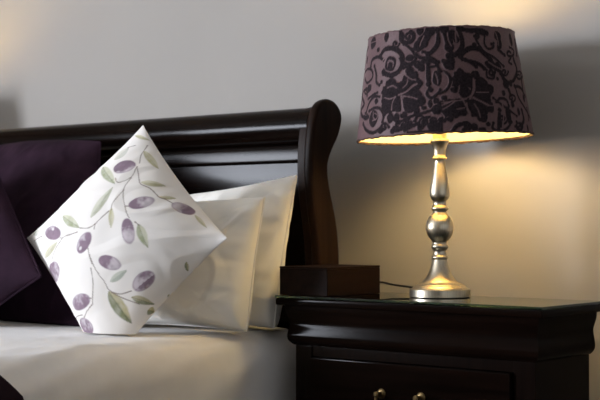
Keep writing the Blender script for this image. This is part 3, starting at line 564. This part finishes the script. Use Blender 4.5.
def seg_dist(px, py, pts):
    """distance to polyline and 0..1 position along it"""
    d = np.full(px.shape, 1e9); tt = np.zeros(px.shape); n = len(pts) - 1
    for i in range(n):
        ax, ay = pts[i]; bx, by = pts[i + 1]
        dx, dy = bx - ax, by - ay; L = dx * dx + dy * dy + 1e-12
        t = np.clip(((px - ax) * dx + (py - ay) * dy) / L, 0, 1)
        q = np.hypot(px - ax - dx * t, py - ay - dy * t)
        k = q < d
        d = np.where(k, q, d); tt = np.where(k, (i + t) / n, tt)
    return d, tt


def sstep(a, b, x):
    t = np.clip((x - a) / (b - a), 0, 1)
    return t * t * (3 - 2 * t)


def paint_olives(U, V):
    L = .39
    col = np.tile(LINEN, (len(U), 1))
    x, y = U * L, V * L
    n1 = vnoise(x * 90, y * 90, 2) + .5 * vnoise(x * 240, y * 240, 5)
    n2 = vnoise(x * 160 + 9, y * 160, 8)

    def over(mask, c):
        m_ = np.clip(mask, 0, 1)[:, None]
        col[:] = col * (1 - m_) + np.asarray(c) * m_
    LC = [((.30, .33, .19), (.50, .51, .36)), ((.36, .37, .26), (.55, .55, .43)), ((.42, .40, .24), (.56, .53, .37)), ((.50, .51, .43), (.62, .60, .52)), ((.36, .40, .33), (.50, .52, .44)), ((.17, .19, .085), (.42, .38, .20))]
    for p, q, w, k in LEAVES:
        p = np.array(p) * L; q = np.array(q) * L; w = np.array(w) * L
        M = np.array([[q[0] - p[0], w[0]], [q[1] - p[1], w[1]]])
        A = np.linalg.inv(M)
        t = A[0, 0] * (x - p[0]) + A[0, 1] * (y - p[1]); s = A[1, 0] * (x - p[0]) + A[1, 1] * (y - p[1])
        hw = np.sin(np.pi * np.clip(t, 0, 1) ** .85) ** .8 + 1e-6
        ins = (t > 0) & (t < 1)
        e = np.abs(s) / hw
        mask = np.where(ins, 1 - sstep(.8, 1.1, e + n1 * .12), 0)
        dk, lt = LC[k]
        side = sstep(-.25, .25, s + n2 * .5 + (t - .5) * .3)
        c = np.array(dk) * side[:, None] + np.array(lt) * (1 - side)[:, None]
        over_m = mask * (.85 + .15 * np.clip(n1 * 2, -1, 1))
        m_ = np.clip(over_m, 0, 1)[:, None]
        col[:] = col * (1 - m_) + c * m_
        rib = np.where(ins, 1 - sstep(.04, .16, np.abs(s)), 0) * (.5 if k in (0, 5) else .25)
        over(rib * mask, np.array(dk) * .55)
    for st in STEMS:
        pts = [(a * L, b * L) for a, b in (spline2(st, 5) if len(st) > 2 else st)]
        d, t = seg_dist(x, y, pts)
        w = .0011 + .0005 * n2
        over((1 - sstep(w * .5, w * 1.5, d)) * .85, (.20, .16, .13))
        for e in (pts[0],):
            over((1 - sstep(.0012, .0028, np.hypot(x - e[0], y - e[1]))) * .6, (.22, .17, .15))
    for i, (c, a, b) in enumerate(OLIVES):
        c = np.array(c) * L; M = np.array([[a[0], b[0]], [a[1], b[1]]]) * L
        A = np.linalg.inv(M)
        s = A[0, 0] * (x - c[0]) + A[0, 1] * (y - c[1]); t = A[1, 0] * (x - c[0]) + A[1, 1] * (y - c[1])
        r = np.hypot(s, t)
        mask = 1 - sstep(.9, 1.04, r + n1 * .05)
        ph = (i * 2.4) % 6.28
        if i in (1, 3):
            g = -s * .9 + .15
        elif i == 2:
            g = -s * 1.0 + .1
        elif i == 10:
            g = s * 1.2
        elif i == 9:
            g = -np.hypot(s - .15, t + .45) + .55 + .9 * (t > .2)
        elif i in (0, 4):
            g = t * .9 * (1 if i == 4 else -1) + .55
        else:
            g = math.cos(ph) * s * .5 + t * .5 + .35
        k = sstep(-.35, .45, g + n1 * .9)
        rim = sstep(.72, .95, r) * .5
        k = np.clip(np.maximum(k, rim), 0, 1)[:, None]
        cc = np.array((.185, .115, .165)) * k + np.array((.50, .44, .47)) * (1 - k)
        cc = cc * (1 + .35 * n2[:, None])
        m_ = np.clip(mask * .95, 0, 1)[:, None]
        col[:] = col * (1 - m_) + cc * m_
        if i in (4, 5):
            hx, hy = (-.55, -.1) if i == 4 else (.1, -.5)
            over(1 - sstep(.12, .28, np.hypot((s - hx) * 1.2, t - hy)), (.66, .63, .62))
    return col


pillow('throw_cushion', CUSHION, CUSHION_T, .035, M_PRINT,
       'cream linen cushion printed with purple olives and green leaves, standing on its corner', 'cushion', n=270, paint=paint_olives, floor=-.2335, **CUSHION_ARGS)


# ---------------------------------------------------------------- bedside cabinet
NX0, NX1, NY0, NY1 = -1.849, -1.265, 2.228, 2.443
ns = thing('nightstand', ((NX0 + NX1) / 2, (NY0 + NY1) / 2, Z_F), 'dark espresso nightstand with curved moulding beside the bed', 'nightstand')
MB().box((-1.886, 2.2035, -.1765), (-1.237, 2.456, -.1608), .0035, 2).build('top_board', W_CAB, ns, wn=True)
prof = spline2([(-.1765, .0165), (-.188, .0158), (-.199, .0125), (-.209, .0092), (-.219, .0092), (-.230, .0112), (-.241, .0128), (-.2495, .0118), (-.2560, .0075), (-.2610, .0025)], 4)
mo = MB()
vv = []
for z, o in prof:
    vv += [(NX0 - o, NY1, z), (NX0 - o, NY0 - o, z), (NX1 + o, NY0 - o, z), (NX1 + o, NY1, z)]
L = len(prof)
ff = [[4 * i + k, 4 * i + (k + 1) % 4, 4 * i + 4 + (k + 1) % 4, 4 * i + 4 + k] for i in range(L - 1) for k in range(4)] + [[0, 1, 2, 3], [4 * L - 1, 4 * L - 2, 4 * L - 3, 4 * L - 4]]
mo.add(vv, ff).build('ogee_moulding', W_CAB, ns, angle=40)
cs = MB()
cs.box((NX0, NY0, -.82), (NX0 + .045, NY1, -.2610), .002)          # stiles and sides
cs.box((NX1 - .048, NY0, -.82), (NX1, NY1, -.2610), .002)
cs.box((NX0 + .04, NY0 + .003, -.2835), (NX1 - .04, NY1, -.2610), .001)
cs.box((NX0 + .04, NY0 + .003, -.535), (NX1 - .04, NY1, -.515), .001)
cs.box((NX0 + .04, NY0 + .003, -.82), (NX1 - .04, NY1, -.765), .001)
cs.box((NX0 + .03, NY1 - .01, -.81), (NX1 - .03, NY1, -.26))
cs.build('case', W_Z, ns, wn=True)
MB().box((NX0 - .012, NY0 - .012, Z_F), (NX1 + .012, NY1, -.80), .006).build('plinth', W_CAB, ns, wn=True)
MB().lathe([(.0045, -.0005), (.0045, .0012), (.003, .0018)], (NX1, 2.304, -.2455), 16, (1, 0, 0)).build('screw_cap', W_Z, ns)
for z0, z1 in ((-.513, -.2845), (-.763, -.537)):
    d = MB()
    y = NY0 - .010
    d.prism([(NX0 + .047, z0), (NX1 - .050, z0), (NX1 - .050, z1), (NX0 + .047, z1)], 'y', y, NY0 + .02, .004, 2)
    d.box((NX0 + .05, NY0 + .01, z0 + .005), (NX1 - .053, NY1 - .012, z1 - .01))
    dr = d.build('drawer', W_CAB, ns, wn=True)
    hz = -.3465 if z1 > -.3 else z1 - .058
    for hx in (-1.614, -1.517):
        hb = MB().lathe([(.0105, 0), (.0105, .0015), (.0085, .0035), (.0045, .0045), (.004, .014), (.0062, .0165), (.0062, .020), (.003, .0225)], (hx, y, hz), 20, (0, -1, 0))
        hb.build('handle_post', M_BRASS, dr)
    MB().tube([(-1.614, y - .016, hz - .002), (-1.615, y - .018, hz - .02), (-1.600, y - .021, hz - .038), (-1.5655, y - .022, hz - .043), (-1.531, y - .021, hz - .038), (-1.516, y - .018, hz - .02), (-1.517, y - .016, hz - .002)], .0032, 10, 6).build('bail_handle', M_BRASS, dr)

gl = MB().box((-1.887, 2.2025, -.1604), (-1.236, 2.457, -.1552), .0008, 1).build('glass_top', M_GLASS, None, False)
tag(gl, 'clear green-edged glass sheet covering the nightstand top', 'glass sheet')

bx = thing('wooden_box', (-1.816, 2.30, -.1549), 'small plain dark brown wooden box on the glass at the bed end of the nightstand', 'box')
MB().box((-1.885, 2.217, -.1549), (-1.7535, 2.405, -.0976), .0012, 1).build('box_body', W_BOX, bx, wn=True)
MB().box((-1.8855, 2.2165, -.0974), (-1.753, 2.4055, -.0934), .0016, 2).build('lid', W_BOX, bx, wn=True)

# ---------------------------------------------------------------- table lamp
LX, LY = -1.568, 2.363
ZT = -.1551
lamp = thing('table_lamp', (LX, LY, ZT), 'lit table lamp with a brushed metal baluster base and damask shade on the nightstand', 'lamp')
PX = 2.785 / 1345


def hh(y):
    return ZT + (297.3 - y) * PX


base = [(.0, ZT), (.0615, ZT), (.0630, ZT + .0008), (.0636, ZT + .0018), (.0636, ZT + .0158), (.0628, ZT + .0172), (.0585, ZT + .0180), (.0575, ZT + .0196), (.0545, ZT + .0225), (.0525, ZT + .0240), (.0505, ZT + .0246), (.0485, ZT + .0268), (.0400, ZT + .030)]
base += [(r * PX, hh(y)) for r, y in ((16.6, 281), (14, 277.5), (11.6, 273.5), (9.9, 269), (8.6, 265), (7.7, 261.5), (7.2, 259.4))]
base = [(max(r, .0), z) for r, z in base]
MB().lathe([(r, z) for r, z in base], (LX, LY, 0), 72).build('base', M_METAL, lamp, angle=26)
stem = [(r * PX, hh(y)) for r, y in ((7.0, 259.6), (7.4, 258.9), (8.2, 258.2), (8.4, 257.2), (8.1, 256.2), (7.1, 255.4), (6.6, 254), (6.4, 252), (6.5, 250), (7.2, 248.9), (8.3, 247.8), (8.8, 246.3), (8.4, 244.8), (7.5, 243.8), (7.2, 242.5), (7.6, 241.3), (9.0, 239.6), (11.2, 237), (13.0, 233.8), (14.2, 229.5), (14.3, 226), (13.6, 221.8), (12.0, 218), (9.8, 215), (7.6, 213), (6.5, 211.6), (6.6, 210.6), (7.8, 209.6), (8.8, 208.3), (8.8, 207), (7.9, 205.8), (6.9, 204.8), (6.6, 203), (6.8, 200.6), (7.6, 199.2), (9.2, 197.6), (10.1, 195), (10.2, 191), (9.8, 186), (8.8, 180), (7.5, 173), (6.4, 167), (5.6, 162), (5.3, 159), (5.6, 158.3), (7.0, 157.7), (7.5, 156.9), (7.1, 156), (6.2, 155.3), (6.1, 153), (6.3, 149), (6.9, 145.5), (8.0, 142.5), (9.0, 141.2), (9.6, 140), (9.6, 138.5), (9.0, 137.3), (5, 137))]
MB().lathe(stem, (LX, LY, 0), 56).build('stem', M_METAL, lamp, angle=50)
AX = Vector((-0.02908, -0.0193, 0.99939)).normalized()
SC = Vector((-1.55925, 2.3688, .177))
SH = .2145; RB_, RT_ = .183, .151
E1 = Vector((0.83273, 0.55257, 0.0349)); E2 = Vector((0.55291, -0.83324, 0.0))     # right, towards the room


def cone(th, h, r):
    th = np.asarray(th); h = np.asarray(h)
    return (np.array(SC) + np.multiply.outer(h * SH, np.array(AX)) + (r * np.sin(th))[..., None] * np.array(E1) + (r * np.cos(th))[..., None] * np.array(E2))


NT, NH = 720, 112
th = np.linspace(-np.pi, np.pi, NT, endpoint=False); hq = np.linspace(0, 1, NH)
HQ, TQ = np.meshgrid(hq, th, indexing='ij')
deg = np.degrees(TQ)
deg = np.where(deg > 90, 180 - deg, np.where(deg < -90, -180 - deg, deg))          # the far half mirrors the near half
RM = .167
sx = np.radians(deg) * RM; sy = HQ * SH
wob = vnoise(sx * 500, sy * 500, 3) * .0005 + vnoise(sx * 220, sy * 220, 6) * .0004


def dpt(p):
    return (math.radians(p[0]) * RM, p[1] * SH)


fl = np.zeros(sx.shape)
for st, w in FLOCK_STROKES:
    pts = spline2([dpt(p) for p in st], 4) if len(st) > 2 else [dpt(p) for p in st]
    d, t = seg_dist(sx, sy, pts)
    ww = w * (1.0 - .35 * np.abs(2 * t - 1) ** 3)
    fl = np.maximum(fl, 1 - sstep(-.0006, .0006, d - ww + wob))
    for e in (pts[0], pts[-1]):
        fl = np.maximum(fl, 1 - sstep(-.0006, .0006, np.hypot(sx - e[0], sy - e[1]) - w * 1.15 + wob))
for p, a, b in FLOCK_BLOBS:
    cx, cy = dpt(p)
    ang = np.arctan2((sy - cy) / b, (sx - cx) / a)
    rr = np.hypot((sx - cx) / a, (sy - cy) / b) * (1 + (.10 if a > .0155 else .05) * np.sin((9 if a > .0155 else 4) * ang + cx * 300))
    fl = np.maximum(fl, 1 - sstep(-.0006, .0006, (rr - 1) * min(a, b) + wob))
for st, w in FLOCK_VEINS:
    pts = spline2([dpt(p) for p in st], 4) if len(st) > 2 else [dpt(p) for p in st]
    d, t = seg_dist(sx, sy, pts)
    fl = np.minimum(fl, sstep(-.0005, .0006, d - w))
RQ = RB_ + (RT_ - RB_) * HQ
outer = cone(TQ, HQ, RQ + .0016 + .0005 * fl)
f = [[i * NT + k, i * NT + (k + 1) % NT, (i + 1) * NT + (k + 1) % NT, (i + 1) * NT + k] for i in range(NH - 1) for k in range(NT)]
shade = obj('lamp_shade', outer.reshape(-1, 3), f, M_SHADE, lamp, True, attrs={'flock': fl.ravel()})


def ring(h0, h1, dr0, dr1, n=120, mt=None, name='', parent=None):
    t = np.linspace(-np.pi, np.pi, n, endpoint=False)
    rows = []
    for h, dr in ((h0, dr0), (h1, dr0), (h1, dr1), (h0, dr1)):
        rows.append(cone(t, np.full(n, h), RB_ + (RT_ - RB_) * h + dr))
    v = np.concatenate(rows)
    f = [[r * n + k, r * n + (k + 1) % n, ((r + 1) % 4) * n + (k + 1) % n, ((r + 1) % 4) * n + k] for r in range(4) for k in range(n)]
    return MB().add(v.tolist(), f).build(name, mt, parent, angle=50)


ring(.004, .996, .0003, -.0009, mt=M_LINING, name='lining', parent=shade)
ring(.001, .017, -.0010, -.0018, mt=M_PIPING, name='inner_trim', parent=shade)
tt = np.linspace(-np.pi, np.pi, 181)
wv = np.vectorize(lambda a: .0007 * math.sin(23 * a) + .0006 * math.sin(57 * a + 1))
for hc, rad in ((0.004, .0021), (0.996, .0019)):
    pp = cone(tt, hc + wv(tt) / SH, np.full(tt.shape, RB_ + (RT_ - RB_) * hc + .0006))
    MB().tube([tuple(p) for p in pp], rad, 8, 0).build('piping', M_PIPING if hc < .5 else M_SHADE, shade)
# fitter: ring, spokes, socket, bulb
sk = MB().lathe([(.0, 0), (.013, 0), (.0145, .004), (.0145, .042), (.017, .044), (.017, .05), (.012, .053), (.0, .053)], (LX, LY, hh(137.2)), 32)
sk.build('socket', M_LINING, lamp)
zf = hh(137.2) + .046
sp = MB()
for k in range(3):
    a = 2 * math.pi * k / 3 + .5
    hfit = (zf - SC.z) / SH
    e = cone(np.array([a]), np.array([hfit]), np.array([RB_ + (RT_ - RB_) * hfit - .001]))[0]
    sp.tube([(LX, LY, zf), tuple(e)], .0016, 6, 0)
sp.build('spider', M_DARKMETAL, shade)
zb = hh(137.2) + .0500
bp_ = spline2([(.0, 0), (.0125, .0), (.0135, .012), (.022, .026), (.036, .048), (.042, .070), (.036, .093), (.022, .107), (.008, .1115), (.0, .112)], 4)
MB().lathe([(max(r, 0), h) for r, h in bp_], (LX, LY, zb), 32, cap=False).build('bulb', M_BULB, lamp)
MB().tube([(LX - .052, LY + .036, ZT + .0105), (LX - .075, LY + .055, ZT + .0115), (LX - .13, LY + .085, ZT + .013), (LX - .20, LY + .112, ZT + .016), (LX - .245, LY + .125, ZT + .020), (LX - .285, LY + .125, ZT + .012), (LX - .30, LY + .122, -.25), (LX - .30, LY + .12, -.6), (LX - .30, LY + .13, -.835)], .0022, 8, 6).build('power_cord', M_CORD, lamp)


# ---------------------------------------------------------------- the other bedside, out of frame to the left
def dup(root, dx, label):
    r = root.copy(); C.objects.link(r); r.location.x += dx
    r['label'] = label
    for ch in list(root.children):
        c = ch.copy(); C.objects.link(c); c.parent = r
        for g in list(ch.children):
            d = g.copy(); C.objects.link(d); d.parent = c
    return r


DX = 2 * BC - (NX0 + NX1) - (-1.0) * 0 - 0
DX = (2 * BC - (NX0 + NX1) / 2) - (NX0 + NX1) / 2
dup(ns, DX, 'dark nightstand on the far side of the bed')
g2 = gl.copy(); C.objects.link(g2); g2.location.x += DX; g2['label'] = 'glass sheet on the nightstand on the far side of the bed'
dup(lamp, DX + FARX, 'lit table lamp on the far side of the bed, glowing on the wall')

# ---------------------------------------------------------------- daylight, sky, camera
li = bpy.data.lights.new('window_daylight', 'AREA')
li.shape = 'RECTANGLE'; li.size = WY1 - WY0 - .1; li.size_y = WZ1 - WZ0 - .1
li.energy = DAY; li.color = (0.84, 0.89, 1.0)
lo = bpy.data.objects.new('window_daylight', li); C.objects.link(lo)
lo.location = (X_L - .10, (WY0 + WY1) / 2, (WZ0 + WZ1) / 2 + ZC)
lo.rotation_euler = (math.radians(90), 0, math.radians(-90))

w = bpy.data.worlds.new('sky'); bpy.context.scene.world = w
w.use_nodes = True
bg = w.node_tree.nodes['Background']
sky = w.node_tree.nodes.new('ShaderNodeTexSky')
sky.sky_type = 'NISHITA'; sky.sun_disc = False; sky.sun_elevation = math.radians(35)
w.node_tree.links.new(sky.outputs['Color'], bg.inputs['Color'])
bg.inputs['Strength'].default_value = 0.15

cd = bpy.data.cameras.new('camera')
cd.sensor_width = 36.0; cd.lens = 36.0 * 1345 / 600
cd.clip_start = 0.05
cd.dof.use_dof = True; cd.dof.focus_distance = 2.70; cd.dof.aperture_fstop = 7.0
cam = bpy.data.objects.new('camera', cd); C.objects.link(cam)
cam.location = (0, 0, ZC)
cam.rotation_euler = (math.radians(90) + math.atan(23 / 1345), 0, math.radians(39.5))
sc = bpy.context.scene
sc.camera = cam
sc.view_settings.view_transform = 'Standard'
sc.view_settings.look = 'None'
sc.view_settings.gamma = 1
sc.view_settings.use_curve_mapping = False
sc.view_settings.exposure = EXPO
try:
    sc.cycles.use_denoising = True
    sc.cycles.max_bounces = 10
    sc.cycles.diffuse_bounces = 5
    sc.cycles.sample_clamp_indirect = 8
except Exception:
    pass
